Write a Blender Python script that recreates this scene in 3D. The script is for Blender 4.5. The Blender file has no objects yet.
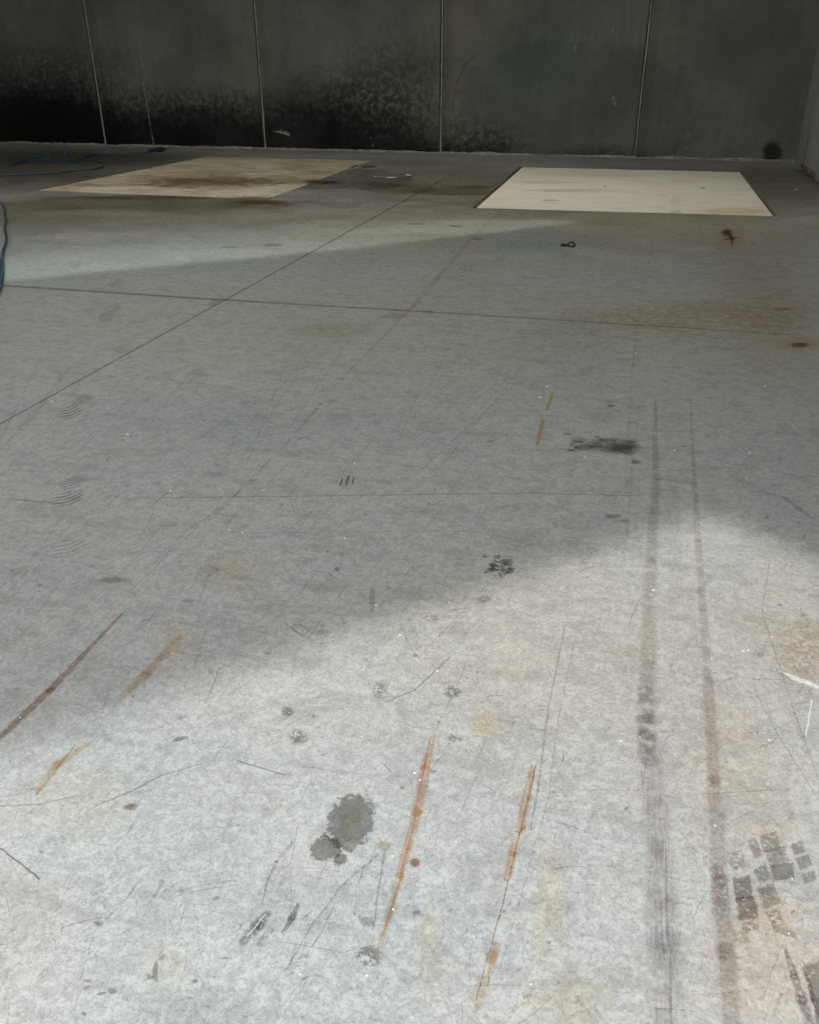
import bpy, bmesh, math, random
from mathutils import Vector, Matrix, noise as mnoise
import numpy as np

C = bpy.context.scene.collection
SC = bpy.context.scene
rnd = random.Random(7)

# ------------------------------------------------------------------ camera
F, PITCH, YAW, ROLL, H = 857.3, math.radians(27.709), math.radians(14.332), math.radians(-0.177), 1.6
cy, sy = math.cos(YAW), math.sin(YAW)
f0, r0, u0 = Vector((-sy, cy, 0)), Vector((cy, sy, 0)), Vector((0, 0, 1))
FW = f0 * math.cos(PITCH) - u0 * math.sin(PITCH)
UP = u0 * math.cos(PITCH) + f0 * math.sin(PITCH)
RT = r0 * math.cos(ROLL) + UP * math.sin(ROLL)
UP = UP * math.cos(ROLL) - r0 * math.sin(ROLL)
EYE = Vector((0, 0, H))
cam = bpy.data.cameras.new('camera')
cam.sensor_fit = 'HORIZONTAL'; cam.sensor_width = 36; cam.lens = F / 819 * 36
cam.clip_start = 0.05
co = bpy.data.objects.new('camera', cam); C.objects.link(co)
m = Matrix((RT, UP, -FW)).transposed().to_4x4(); m.translation = EYE
co.matrix_world = m
SC.camera = co


def ray(x, y):
    return FW + RT * ((x - 409.5) / F) - UP * ((y - 512) / F)


def G(x, y):                       # a point of the floor
    d = ray(x, y); p = EYE + d * (-H / d.z)
    return np.array((p.x, p.y))


# back wall plane: through two measured foot points
WA, WB = np.array((-14.15, 18.10)), np.array((2.61, 17.62))
wdir = (WB - WA) / np.linalg.norm(WB - WA)
wn = np.array((-wdir[1], wdir[0]))


def Wl(x, y):                      # a point of the back wall in wall coordinates (along, up)
    d = ray(x, y)
    t = (wn @ (WB - np.array((0, 0)))) / (wn[0] * d.x + wn[1] * d.y)
    p = EYE + d * t
    return np.array(((np.array((p.x, p.y)) - WB) @ wdir, p.z))


# ------------------------------------------------------------------ node helper
class NT:
    def __init__(s, tree):
        s.t = tree; s.n = tree.nodes; s.l = tree.links

    def put(s, sock, v):
        if isinstance(v, bpy.types.NodeSocket): s.l.new(v, sock)
        elif v is not None: sock.default_value = v

    def math(s, op, a, b=None, c=None, clamp=False):
        n = s.n.new('ShaderNodeMath'); n.operation = op; n.use_clamp = clamp
        s.put(n.inputs[0], a); s.put(n.inputs[1], b)
        if c is not None: s.put(n.inputs[2], c)
        return n.outputs[0]

    def vec(s, op, a, b=None, sc=None):
        n = s.n.new('ShaderNodeVectorMath'); n.operation = op
        s.put(n.inputs[0], a)
        if b is not None: s.put(n.inputs[1], b)
        if sc is not None: s.put(n.inputs['Scale'], sc)
        return n.outputs['Value'] if op in ('DOT_PRODUCT', 'LENGTH', 'DISTANCE') else n.outputs[0]

    def rng(s, v, a, b, c=0.0, d=1.0, smooth=True):
        n = s.n.new('ShaderNodeMapRange'); n.interpolation_type = 'SMOOTHSTEP' if smooth else 'LINEAR'
        s.put(n.inputs['Value'], v); s.put(n.inputs['From Min'], a); s.put(n.inputs['From Max'], b)
        s.put(n.inputs['To Min'], c); s.put(n.inputs['To Max'], d)
        return n.outputs['Result']

    def noise(s, v, scale, detail=3, rough=0.5, dist=0.0, color=False):
        n = s.n.new('ShaderNodeTexNoise'); s.put(n.inputs['Vector'], v)
        n.inputs['Scale'].default_value = scale; n.inputs['Detail'].default_value = detail
        n.inputs['Roughness'].default_value = rough; n.inputs['Distortion'].default_value = dist
        return n.outputs['Color'] if color else n.outputs[0]

    def mix(s, f, a, b, mode='MIX'):
        n = s.n.new('ShaderNodeMix'); n.data_type = 'RGBA'; n.blend_type = mode; n.clamp_factor = True
        s.put(n.inputs[0], f)
        for k, v in ((6, a), (7, b)):
            if isinstance(v, tuple) and len(v) == 3: v = v + (1,)
            s.put(n.inputs[k], v)
        return n.outputs[2]


def new_mat(name):
    mt = bpy.data.materials.new(name); mt.use_nodes = True
    nt = NT(mt.node_tree); bs = mt.node_tree.nodes['Principled BSDF']
    return mt, nt, bs


def simple_mat(name, col, rough=0.6, var=0.25, scale=20, bump=0.0, metal=0):
    mt, nt, bs = new_mat(name)
    tc = nt.n.new('ShaderNodeTexCoord').outputs['Object']
    n = nt.noise(tc, scale, 4, 0.6)
    a = tuple(c * (1 - var) for c in col); b = tuple(min(1, c * (1 + var)) for c in col)
    nt.put(bs.inputs['Base Color'], nt.mix(nt.rng(n, 0.3, 0.7), a, b))
    bs.inputs['Roughness'].default_value = rough; bs.inputs['Metallic'].default_value = metal
    if bump:
        bp = nt.n.new('ShaderNodeBump'); bp.inputs['Strength'].default_value = bump
        bp.inputs['Distance'].default_value = 0.005
        nt.put(bp.inputs['Height'], n); nt.put(bs.inputs['Normal'], bp.outputs[0])
    return mt


# ------------------------------------------------------------------ marks (stains, scratches, prints) on a surface
class Seg:
    def __init__(s, a, b, w0, w1, col, k=1.0, brk=0.0, mode='MULTIPLY', soft=0.4, nz=None, stripe=0, rag=0.0):
        s.a, s.b, s.w0, s.w1, s.col, s.k, s.brk, s.mode, s.soft = np.array(a), np.array(b), w0, w1, col, k, brk, mode, soft
        s.nz, s.stripe, s.rag = nz, stripe, rag
        r = max(w0, w1) * (1.15 + rag) + 0.015
        s.box = (min(a[0], b[0]) - r, min(a[1], b[1]) - r, max(a[0], b[0]) + r, max(a[1], b[1]) + r)

    def mask(s, nt, P, N):
        A = (s.a[0], s.a[1], 0); d = s.b - s.a; L2 = max(d @ d, 1e-9)
        pa = nt.vec('SUBTRACT', P, A)
        t = nt.math('ADD', nt.vec('DOT_PRODUCT', pa, (d[0] / L2, d[1] / L2, 0)), 0.0, clamp=True)
        pr = nt.vec('SCALE', (d[0], d[1], 0), None, t)
        dist = nt.vec('DISTANCE', pa, pr)
        w = nt.math('MULTIPLY_ADD', t, s.w1 - s.w0, s.w0) if abs(s.w1 - s.w0) > 1e-6 else s.w0
        q = nt.math('DIVIDE', dist, w)
        if s.rag: q = nt.math('MULTIPLY_ADD', nt.math('SUBTRACT', N.get('edge', N['fine']) if s.nz == 'fine' else N[s.nz or 'mid'], 0.5), 2 * s.rag, q)
        mk = nt.rng(q, 1 - s.soft, 1.0 + s.soft * 0.3, s.k, 0.0)
        if s.stripe:
            L = math.sqrt(L2); ph = nt.math('SINE', nt.math('MULTIPLY', t, L * s.stripe))
            mk = nt.math('MULTIPLY', mk, nt.rng(ph, -0.5, 0.5, 0.55, 1.0))
        if s.brk:
            mk = nt.math('MULTIPLY', mk, nt.rng(N[s.nz or 'streak'], s.brk - 0.1, s.brk + 0.12))
        return mk


class Blob:
    def __init__(s, c, ax, ay, col, k=1.0, rag=0.5, brk=0.0, mode='MULTIPLY', soft=0.3, nz='mid', stripe=0, bn=None, sq=False):
        s.sq = sq
        s.c, s.ax, s.ay = np.array(c), np.array(ax), np.array(ay)
        s.col, s.k, s.rag, s.brk, s.mode, s.soft, s.nz, s.stripe, s.bn = col, k, rag, brk, mode, soft, nz, stripe, bn or nz
        M = np.stack((s.ax, s.ay), 1); s.inv = np.linalg.inv(M)
        e = (np.abs(M).sum(1)) * (1.2 + rag * 0.7 + soft)
        s.box = (c[0] - e[0], c[1] - e[1], c[0] + e[0], c[1] + e[1])

    def mask(s, nt, P, N):
        pa = nt.vec('SUBTRACT', P, (s.c[0], s.c[1], 0))
        u = nt.vec('DOT_PRODUCT', pa, (s.inv[0, 0], s.inv[0, 1], 0))
        v = nt.vec('DOT_PRODUCT', pa, (s.inv[1, 0], s.inv[1, 1], 0))
        if s.sq: q = nt.math('MAXIMUM', nt.math('ABSOLUTE', u), nt.math('ABSOLUTE', v))
        else: q = nt.math('SQRT', nt.math('ADD', nt.math('MULTIPLY', u, u), nt.math('MULTIPLY', v, v)))
        if s.rag: q = nt.math('MULTIPLY_ADD', nt.math('SUBTRACT', N.get('edge', N['fine']) if s.nz == 'fine' else N[s.nz], 0.5), 2.2 * s.rag, q)
        mk = nt.rng(q, 1 - s.soft, 1 + s.soft, s.k, 0.0)
        if s.stripe:
            ph = nt.math('SINE', nt.math('MULTIPLY', nt.math('MULTIPLY_ADD', nt.math('ABSOLUTE', u), 0.35, v), s.stripe))
            mk = nt.math('MULTIPLY', mk, nt.rng(ph, -0.2, 0.5, 0.0, 1.0))
        if s.brk:
            mk = nt.math('MULTIPLY', mk, nt.rng(N.get('edge', N['fine']) if s.bn == 'fine' else N[s.bn], s.brk - 0.09, s.brk + 0.09))
        return mk


class Surface:
    """collects marks; pixel measurements are turned into places and sizes on the surface"""
    def __init__(s, P): s.P = P; s.m = []

    def pw(s, p, d, w):            # half-width on the surface of a w-pixel line at p running along d
        n = np.array((-d[1], d[0])) / max(np.hypot(*d), 1e-6) * w / 2
        a, b = s.P(*(np.array(p) + n)), s.P(*(np.array(p) - n))
        e = s.P(*(np.array(p) + np.array(d) * 0.02 / max(np.hypot(*d), 1e-6) * 10)) - s.P(*p)
        e = e / max(np.linalg.norm(e), 1e-9)
        x = a - b
        return max(abs(x[0] * e[1] - x[1] * e[0]) / 2, 0.0008)

    def line(s, pts, w, col, **k):
        ws = w if isinstance(w, (list, tuple)) else [w] * len(pts)
        for (p, q, a, b) in zip(pts, pts[1:], ws, ws[1:]):
            d = np.array(q, float) - np.array(p, float)
            s.m.append(Seg(s.P(*p), s.P(*q), s.pw(p, d, a), s.pw(q, d, b), col, **k))

    def blob(s, x, y, rx, ry, col, rot=0, **k):
        c, sn = math.cos(math.radians(rot)), math.sin(math.radians(rot))
        e = 0.05
        o = s.P(x, y)
        ax = (s.P(x + c * rx * e, y + sn * rx * e) - o) / e
        ay = (s.P(x - sn * ry * e, y + c * ry * e) - o) / e
        s.m.append(Blob(o, ax, ay, col, **k))


def apply_marks(nt, col, P, N, marks):
    for mk in marks:
        col = nt.mix(mk.mask(nt, P, N), col, mk.col, mk.mode)
    return col


# ------------------------------------------------------------------ floor marks
RUST, BROWN, DARK, WET, GREY, WHITE = (.78, .50, .30), (.62, .47, .38), (.30, .30, .29), (.40, .385, .36), (.62, .60, .57), (.66, .67, .66)
S = Surface(G)
L, B = S.line, S.blob
BIG = dict(nz='big', soft=0.6, rag=0.9)

# broad tones of the slab: warm dust, damp, dirt and painted tints of light
B(170, 870, 260, 190, (.95, .99, 1.03), k=.8, **BIG)  # cool sky light painted into the left foreground, next blob too
B(420, 850, 200, 160, (.97, .99, 1.02), k=.6, **BIG)
B(690, 318, 100, 16, (.86, .74, .62), k=.8, brk=.42, bn='mid', **BIG)
B(770, 290, 40, 50, (.90, .78, .66), k=.7, **BIG)
B(560, 345, 55, 28, (.84, .86, .90), k=.6, **BIG)
B(250, 425, 150, 30, (.84, .88, .90), k=.6, **BIG)
B(530, 238, 60, 12, (.78, .92, 1.10), k=.9, **BIG)  # bluish end of the light wedge, painted into the slab colour
B(175, 640, 16, 22, (1.0, .92, .72), k=.6, nz='mid', soft=.7)
B(230, 570, 24, 14, (1.0, .86, .68), k=.6, nz='mid', soft=.7)
B(770, 960, 60, 60, (1.02, .89, .76), k=.7, nz='mid', soft=.7, rag=.9)
B(735, 770, 55, 70, (1.02, .93, .84), k=.7, nz='mid', soft=.7, rag=.9)
B(780, 620, 60, 60, (1.0, .93, .84), k=.6, nz='mid', soft=.7, rag=.9)
B(560, 640, 150, 90, (1.02, .97, .90), k=.8, **BIG)
B(430, 950, 14, 40, (1.02, .93, .74), k=.6, nz='mid', soft=.7, rag=.9)
B(548, 905, 16, 50, (1.02, .93, .74), k=.6, nz='mid', soft=.7, rag=.9)
B(575, 1000, 40, 25, (1.02, .93, .74), k=.5, nz='mid', soft=.7, rag=.9)
B(485, 725, 13, 11, (.95, .86, .62), k=.8, nz='mid', soft=.5)
B(655, 760, 30, 60, (.97, .90, .95), k=.4, nz='mid', soft=.7)
B(30, 930, 50, 60, (.97, .93, .90), k=.6, nz='mid', soft=.7)
B(165, 965, 22, 18, (1.0, .90, .74), k=.5, nz='mid', soft=.7)
B(80, 800, 45, 30, (1.0, .93, .80), k=.6, nz='mid', soft=.7)
# damp, dirty floor round the pits and along the back wall, plus painted shade and warm light
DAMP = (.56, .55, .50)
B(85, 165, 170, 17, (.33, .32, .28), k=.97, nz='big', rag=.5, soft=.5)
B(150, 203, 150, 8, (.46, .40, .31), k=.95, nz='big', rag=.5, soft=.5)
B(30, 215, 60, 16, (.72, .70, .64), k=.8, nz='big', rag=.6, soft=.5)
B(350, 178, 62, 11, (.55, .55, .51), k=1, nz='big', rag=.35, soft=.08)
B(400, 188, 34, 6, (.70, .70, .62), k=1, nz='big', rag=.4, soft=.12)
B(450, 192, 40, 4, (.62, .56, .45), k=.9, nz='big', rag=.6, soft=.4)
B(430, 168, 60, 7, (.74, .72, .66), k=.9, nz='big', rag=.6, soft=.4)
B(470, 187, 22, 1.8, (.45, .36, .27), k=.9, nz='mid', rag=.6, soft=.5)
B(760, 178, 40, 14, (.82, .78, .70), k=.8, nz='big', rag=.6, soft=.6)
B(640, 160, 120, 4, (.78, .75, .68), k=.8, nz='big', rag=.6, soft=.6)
B(420, 235, 30, 2, (.72, .78, .78), k=.8, nz='mid', rag=.8)
B(456, 226, 7, 1, DARK, k=.8, nz='fine'); B(415, 224, 9, 1, DARK, k=.6, nz='fine')
B(478, 239, 5, 1, DARK, k=.7, nz='fine'); B(272, 245, 10, 1.2, DARK, k=.6, nz='fine')
B(230, 247, 9, 1, DARK, k=.6, nz='fine')
B(640, 185, 420, 22, (.40, .365, .295), k=.95, nz='big', rag=.35, soft=.5)  # dirt plus shade deepening towards the back, painted here and in the next blob
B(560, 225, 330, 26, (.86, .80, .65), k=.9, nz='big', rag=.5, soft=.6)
B(440, 320, 420, 46, (1.0, .965, .86), k=.9, nz='big', rag=.5, soft=.6)  # warmth of bounced light put into the mid-floor colour
B(262, 202.5, 26, 2.2, (.30, .17, .09), k=.9, nz='mid', rag=.7, soft=.4)
B(326, 182.6, 14, 1.8, (.20, .13, .09), k=.95, nz='mid', rag=.6, soft=.3)
B(369, 166.6, 9, 1.2, (.22, .15, .10), k=.95, nz='mid', rag=.6, soft=.3)
B(150, 197.5, 100, 2.2, (.50, .42, .30), k=.8, nz='mid', rag=.8, soft=.5)
# saw-cut joints
JT = (.36, .35, .33)
S.m.append(Seg(G(-60, 457), G(225, 300), .009, .012, JT, k=.95, soft=.7))
S.m.append(Seg(G(225, 300), G(440, 181), .012, .026, JT, k=.95, soft=.7))
S.m.append(Seg(G(440, 181), G(489, 157), .022, .02, JT, k=.6, soft=.7))
L([(-20, 284), (225, 300), (430, 312)], [2.4, 1.9, 1.8], JT, k=.9, soft=.7)
L([(430, 312), (640, 325), (800, 335)], [1.8, 1.6, 1.0], JT, k=.75, soft=.7)
B(215, 302, 9, 3, GREY, k=.7, nz='fine', rot=-25)
B(395, 316, 12, 2.5, GREY, k=.7, nz='fine'); B(330, 330, 40, 8, (.84, .82, .75), k=.8, nz='mid', rag=1)
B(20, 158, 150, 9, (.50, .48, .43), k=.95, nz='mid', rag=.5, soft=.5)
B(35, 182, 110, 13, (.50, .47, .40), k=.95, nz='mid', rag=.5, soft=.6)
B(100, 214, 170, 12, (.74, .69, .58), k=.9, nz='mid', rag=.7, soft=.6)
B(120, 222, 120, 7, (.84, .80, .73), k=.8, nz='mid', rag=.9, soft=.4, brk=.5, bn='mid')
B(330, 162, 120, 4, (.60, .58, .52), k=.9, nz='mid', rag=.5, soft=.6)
for i in range(16):
    B(rnd.gauss(500, 9), rnd.gauss(567, 6), rnd.uniform(1, 3), rnd.uniform(.7, 1.8), (.36, .35, .34), k=.85, nz='fine', rag=1.1, soft=.2)
for i in range(14):
    B(rnd.gauss(588, 11), rnd.gauss(444, 4), rnd.uniform(1.5, 5), rnd.uniform(.6, 1.3), (.38, .37, .36), k=.85, nz='fine', rag=1.1, soft=.2)
for i in range(16):
    B(rnd.gauss(622, 8), rnd.gauss(447, 4), rnd.uniform(3, 7), rnd.uniform(1, 2.4), (.62, .61, .60), k=.85, nz='fine', rag=1.1, soft=.2)
# long scratches across
L([(140, 498), (230, 497), (530, 493), (640, 496)], [.8, 1.2, 1.2, .7], GREY, k=.9)
L([(14, 499), (64, 504)], 1.3, DARK, k=.6)
L([(215, 533), (520, 531)], .8, GREY, k=.5)
L([(215, 515), (290, 440), (345, 375), (420, 300)], [2, 3, 3, 3], (.72, .66, .60), k=.8, brk=.5, nz='mid')
L([(410, 310), (470, 240), (500, 212)], [6, 4, 3], (.82, .76, .66), k=.9, brk=.4, nz='big')
L([(170, 510), (210, 470), (330, 330)], [3, 3, 2], (.80, .78, .75), k=.7, brk=.5, nz='mid')
L([(590, 330), (612, 365), (590, 385)], 2, (.78, .74, .7), k=.6, brk=.45, nz='mid')
L([(655, 235), (640, 300), (632, 372), (628, 440)], [2, 2, 2, 2], (.78, .72, .68), k=.7, brk=.45, nz='mid')
# rusty drag marks
L([(-10, 747), (50, 690), (122, 614)], [7, 8, 2.5], (.62, .48, .42), k=.95, brk=.36, rag=.25, nz='fine')
L([(0, 738), (60, 678)], [3, 3], (.5, .44, .40), k=.6, brk=.5)
L([(121, 698), (146, 674), (180, 636)], [9, 11, 6], (.84, .68, .56), k=.9, brk=.34, rag=.4, nz='mid', soft=.6)
L([(38, 792), (58, 764), (88, 744)], [8, 11, 6], (.88, .75, .58), k=.9, brk=.40, rag=.5, nz='mid', soft=.6)
L([(36, 795), (75, 745)], 2, (.66, .5, .36), k=.8, brk=.42)
L([(380, 945), (400, 875), (417, 812), (425, 768), (434, 735)], [7, 10, 13, 13, 5], (.86, .62, .45), k=.9, brk=.40, rag=.3, nz='streak', soft=.5)
L([(382, 940), (408, 850), (430, 740)], [2.5, 3, 2.5], (.78, .55, .40), k=.6, brk=.40, nz='streak')
L([(433, 735), (455, 690), (470, 655)], [3, 2, 2], GREY, k=.6, brk=.45)
B(415, 862, 5, 4, (.4, .22, .14), k=.85, nz='fine', rag=.6)
L([(476, 1000), (504, 900), (536, 765)], [1.5, 1.6, 1.8], (.55, .42, .32), k=.85, brk=.40, nz='fine')
L([(519, 830), (533, 768)], [14, 6], (.84, .60, .43), k=.9, brk=.42, rag=.3, nz='streak', soft=.5)
L([(507, 878), (515, 845)], [10, 13], (.86, .62, .45), k=.9, brk=.44, rag=.3, nz='streak', soft=.5)
L([(476, 1005), (496, 945)], [18, 14], (.93, .78, .62), k=.9, brk=.46, rag=.4, nz='streak', soft=.5)
B(492, 957, 6, 8, (.78, .52, .38), k=.7, nz='fine', rag=.8)
L([(537, 445), (543, 420)], [3, 5], (.82, .58, .32), k=.95, brk=.36, nz='mid'); L([(547, 410), (553, 392)], [4, 3], (.82, .60, .32), k=.9, nz='mid')
B(727, 233, 5, 4, (.40, .22, .12), k=1, nz='mid', rag=1.0); L([(726, 231), (732, 238), (732, 247)], [3, 4, 2], (.38, .22, .12), k=.95, nz='mid', rag=1.0, brk=.36); L([(724, 240), (735, 238)], [1.5, 3], (.42, .25, .14), k=.9, nz='mid', rag=.6)
B(730, 238, 14, 12, (.92, .74, .60), k=.8, nz='mid', rag=.7, soft=.6)
B(800, 345, 9, 2.2, (.32, .18, .08), k=1, nz='fine', rag=.6); B(800, 343, 20, 6, (.90, .66, .44), k=.8, nz='mid', soft=.6)
B(782, 309, 9, 1.6, (.55, .42, .30), k=.8, nz='fine', rag=.7)
B(805, 655, 26, 30, (.80, .60, .44), k=.75, brk=.48, bn='fine', nz='mid', rag=.9, soft=.6)
for i in range(7):
    L([(780 + i * 4.6, 671 + i * 1.6), (795 + i * 5.2, 680 + i * 1.9)], [.8, 1.8], WHITE, k=.75, mode='MIX', brk=.42, nz='fine')
L([(812, 700), (806, 735)], 2, WHITE, k=.5, mode='MIX')
B(130, 807, 6, 3, (.42, .28, .22), k=.8, nz='fine', rag=.9)
# wet and oily spots
B(351, 821, 22, 29, WET, rot=25, k=.95, nz='fine', rag=.45, soft=.08)
B(326, 848, 16, 12, WET, rot=-10, k=.95, nz='fine', rag=.55, soft=.1)
B(340, 860, 8, 5, WET, rot=-35, k=.9, nz='fine', rag=.55, soft=.1)
B(350, 822, 10, 14, (.84, .80, .68), rot=25, k=.8, nz='fine', soft=.6)
B(370, 956, 13, 11, (.44, .42, .37), k=.95, nz='fine', rag=.9, soft=.08, brk=.44, bn='fine')
B(368, 922, 6, 6, (.55, .52, .46), k=.8, nz='fine', rag=.9, soft=.2)
B(612, 445, 27, 7, (.30, .29, .28), k=.95, nz='fine', rag=.6, soft=.2, brk=.42, bn='fine')
B(622, 449, 18, 5, (.50, .54, .52), k=.9, nz='fine', rag=.5, soft=.3)
B(583, 447, 9, 3, (.42, .41, .39), k=.9, nz='fine', rag=.6); B(578, 440, 9, 2.4, (.55, .54, .5), k=.8, nz='fine', rag=.7)
B(570, 450, 4, 1.2, DARK, k=.6, nz='fine'); B(636, 462, 5, 2, (.42, .41, .39), k=.8, nz='fine'); B(611, 406, 4, 1.3, DARK, k=.85, nz='fine', rag=.4)
B(618, 411, 3, 1, DARK, k=.6, nz='fine')
B(499, 571, 11, 6, (.32, .31, .30), k=.95, nz='fine', rag=1.2, soft=.15, brk=.44, bn='mid')
B(505, 562, 7, 4, (.34, .33, .32), k=.9, nz='fine', rag=1.2, soft=.15)
B(492, 565, 4, 2.5, (.36, .35, .34), k=.9, nz='fine', rag=1.2, soft=.15); B(497, 557, 3, 2, (.4, .39, .38), k=.85, nz='fine', rag=1.2, soft=.15)
B(510, 572, 4, 2, (.4, .39, .38), k=.85, nz='fine', rag=1.2, soft=.15); B(515, 540, 18, 14, (.80, .80, .79), k=.8, nz='fine', rag=1.2, brk=.48, bn='fine')
B(484, 599, 7, 4, (.42, .41, .39), k=.85, nz='fine', rag=.9, soft=.2, brk=.46, bn='fine')
B(453, 692, 9, 6, (.40, .39, .37), k=.9, nz='fine', rag=.9, soft=.2, brk=.46, bn='fine')
B(456, 738, 9, 4, (.45, .44, .42), k=.8, nz='fine', rag=.9, soft=.2, brk=.5, bn='fine')
B(432, 618, 10, 4, (.5, .49, .46), k=.7, nz='fine', rag=.9, soft=.2, brk=.5, bn='fine')
B(298, 737, 10, 8, (.36, .35, .34), k=.9, nz='fine', rag=1.1, soft=.2, brk=.46, bn='fine')
B(288, 712, 7, 5, (.36, .35, .34), k=.9, nz='fine', rag=1.1, soft=.2, brk=.46, bn='fine')
B(380, 690, 8, 9, (.38, .37, .36), k=.85, nz='fine', rag=1.1, soft=.2, brk=.47, bn='fine')
B(323, 632, 9, 3, (.52, .5, .48), k=.7, nz='fine', rag=.9, brk=.48, bn='fine')
for x, y in ((292, 628), (300, 634), (308, 630)): L([(x - 7, y - 5), (x + 5, y + 4)], 2, GREY, k=.7, brk=.4, nz='fine')
B(180, 739, 8, 2.2, (.42, .42, .41), k=.85, nz='fine', rot=-12, rag=.3)
B(112, 580, 12, 2.8, (.5, .5, .49), k=.8, nz='fine', rag=.6); B(188, 601, 6, 1.8, (.5, .5, .49), k=.7, nz='fine')
B(337, 569, 3, 2, DARK, k=.8, nz='fine'); B(372, 600, 3, 12, (.6, .6, .59), k=.7, nz='fine', rag=.6)
B(155, 971, 2.5, 9, (.38, .37, .36), k=.8, nz='fine', rot=10, rag=.4); L([(150, 902), (163, 882)], [2, 5], GREY, k=.7, brk=.4, nz='fine')
B(195, 981, 3, 2, DARK, k=.7, nz='fine'); B(402, 788, 2.5, 2, (.38, .37, .36), k=.7, nz='fine')
# black rubber scuffs lower left
L([(244, 940), (258, 925), (268, 914)], [11, 12, 9], (.40, .40, .40), k=.85, brk=.42, rag=.4, nz='fine', soft=.5)
L([(247, 936), (266, 914)], 1.2, WHITE, k=.5, mode='MIX'); L([(238, 930), (252, 916)], 2.2, (.5, .5, .5), k=.6, brk=.46, nz='fine')
L([(260, 944), (270, 930)], [7, 9], (.52, .52, .51), k=.7, brk=.45, rag=.3, nz='fine')
L([(283, 932), (292, 918), (298, 905)], [3, 9, 4], (.40, .40, .41), k=.85, brk=.4, rag=.3, nz='fine')
L([(262, 905), (266, 885), (276, 862), (293, 842)], [2, 3, 4, 3], (.55, .54, .52), k=.75, brk=.4, nz='fine')
L([(286, 970), (312, 925), (345, 882), (378, 855)], [2.5, 2.5, 2, 3.5], (.60, .58, .55), k=.75, brk=.38, nz='fine')
L([(292, 974), (320, 935), (335, 905)], [2, 2, 1.6], (.60, .58, .55), k=.7, brk=.4, nz='fine')
L([(373, 930), (380, 880), (385, 850)], [2.5, 2.4, 3], (.66, .62, .54), k=.8, brk=.35, nz='fine'); B(384, 846, 6, 5, (.66, .58, .45), k=.7, nz='fine', rag=.8)
L([(276, 941), (345, 953)], 1.2, GREY, k=.8)
L([(0, 848), (20, 863), (39, 879)], [1.5, 2, 2.6], (.34, .34, .34), k=.9)
L([(238, 761), (285, 775)], 1.6, (.42, .42, .42), k=.85, brk=.3, nz='fine')
L([(95, 806), (130, 792), (160, 776), (215, 760)], [1.2, 2, 1.4, 1], (.55, .55, .54), k=.8, brk=.38, nz='fine')
L([(0, 806), (40, 804), (80, 795)], [2, 2, 1], (.6, .58, .54), k=.7, brk=.35, nz='fine')
L([(385, 702), (415, 690), (450, 657)], [1.2, 1.8, 1.6], (.55, .53, .5), k=.85, brk=.32, nz='fine')
L([(75, 1010), (80, 980), (95, 930), (125, 900), (140, 880)], 1.8, (.66, .64, .62), k=.7, brk=.42, nz='fine')
L([(400, 625), (412, 650), (420, 660)], 1.4, (.6, .58, .55), k=.7, brk=.4, nz='fine')
L([(770, 560), (762, 610), (790, 700), (819, 780)], 1.6, (.62, .60, .58), k=.7, brk=.42, nz='fine')
L([(755, 690), (775, 730), (819, 800)], 1.4, (.62, .60, .58), k=.7, brk=.42, nz='fine')
L([(690, 795), (790, 789)], 1.2, (.6, .52, .48), k=.6, brk=.42, nz='fine'); L([(560, 790), (640, 790)], 1.2, (.6, .5, .5), k=.6, brk=.46, nz='fine')
L([(565, 626), (548, 710), (538, 790), (530, 830)], [1.6, 2.4, 3, 2.4], (.62, .66, .70), k=.8, brk=.36, nz='fine')
L([(575, 640), (558, 720), (548, 800), (520, 900), (500, 970)], [1.2, 2, 2.4, 2, 2], (.72, .72, .72), k=.7, brk=.42, nz='fine')
L([(763, 492), (785, 498), (798, 508), (812, 518)], [3, 4, 5, 3], (.45, .45, .44), k=.75, brk=.47, nz='fine', rag=.6)
B(613, 516, 8, 2, (.42, .42, .40), k=.8, nz='fine', rag=.8); B(625, 521, 5, 1.6, (.5, .5, .48), k=.7, nz='fine')
# three strokes of a tread lug
L([(340.5, 485), (342.5, 478)], [2.6, 1.6], (.26, .26, .26), k=.95); L([(346, 485), (348.5, 476)], [2.6, 3.0], (.28, .28, .28), k=.95, brk=.35, nz='fine')
L([(352.5, 484), (353.7, 477)], [2, 1.8], (.28, .28, .28), k=.9)
# tyre tracks
TR = (.66, .63, .61)
L([(656, 402), (655, 440), (656, 480)], [4, 6, 8], (.72, .69, .68), k=.8, brk=.36, nz='mid')
L([(656, 480), (651, 560), (648, 660), (647, 720)], [11, 15, 21, 22], TR, k=.7, brk=.40, nz='mid', rag=.5, soft=.6)
L([(645, 690), (646, 735), (648, 765)], [18, 24, 16], (.55, .53, .50), k=.8, brk=.48, nz='mid', rag=.7)
L([(647, 720), (655, 810), (662, 900), (668, 1030)], [28, 34, 40, 48], (.74, .72, .71), k=.7, brk=.42, nz='mid', rag=.5, soft=.7)
L([(650, 760), (658, 850), (664, 940), (668, 1030)], [30, 32, 36, 40], (.78, .76, .77), k=.8, brk=.5, nz='streak', soft=.7)
L([(664, 840), (672, 1030)], [3, 5], (.66, .62, .66), k=.6, brk=.46)
L([(690, 400), (694, 470), (698, 540)], [3, 5, 8], (.74, .70, .68), k=.75, brk=.4, nz='mid')
L([(698, 540), (703, 610), (708, 680)], [8, 9, 11], (.72, .67, .63), k=.65, brk=.38, nz='mid', rag=.3)
L([(708, 680), (714, 780), (720, 880)], [13, 16, 20], (.70, .65, .62), k=.8, brk=.34, nz='fine', rag=.25, soft=.5)
L([(720, 880), (726, 950), (733, 1030)], [20, 22, 24], (.66, .62, .60), k=.85, brk=.36, nz='fine', rag=.25, soft=.5)
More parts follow.
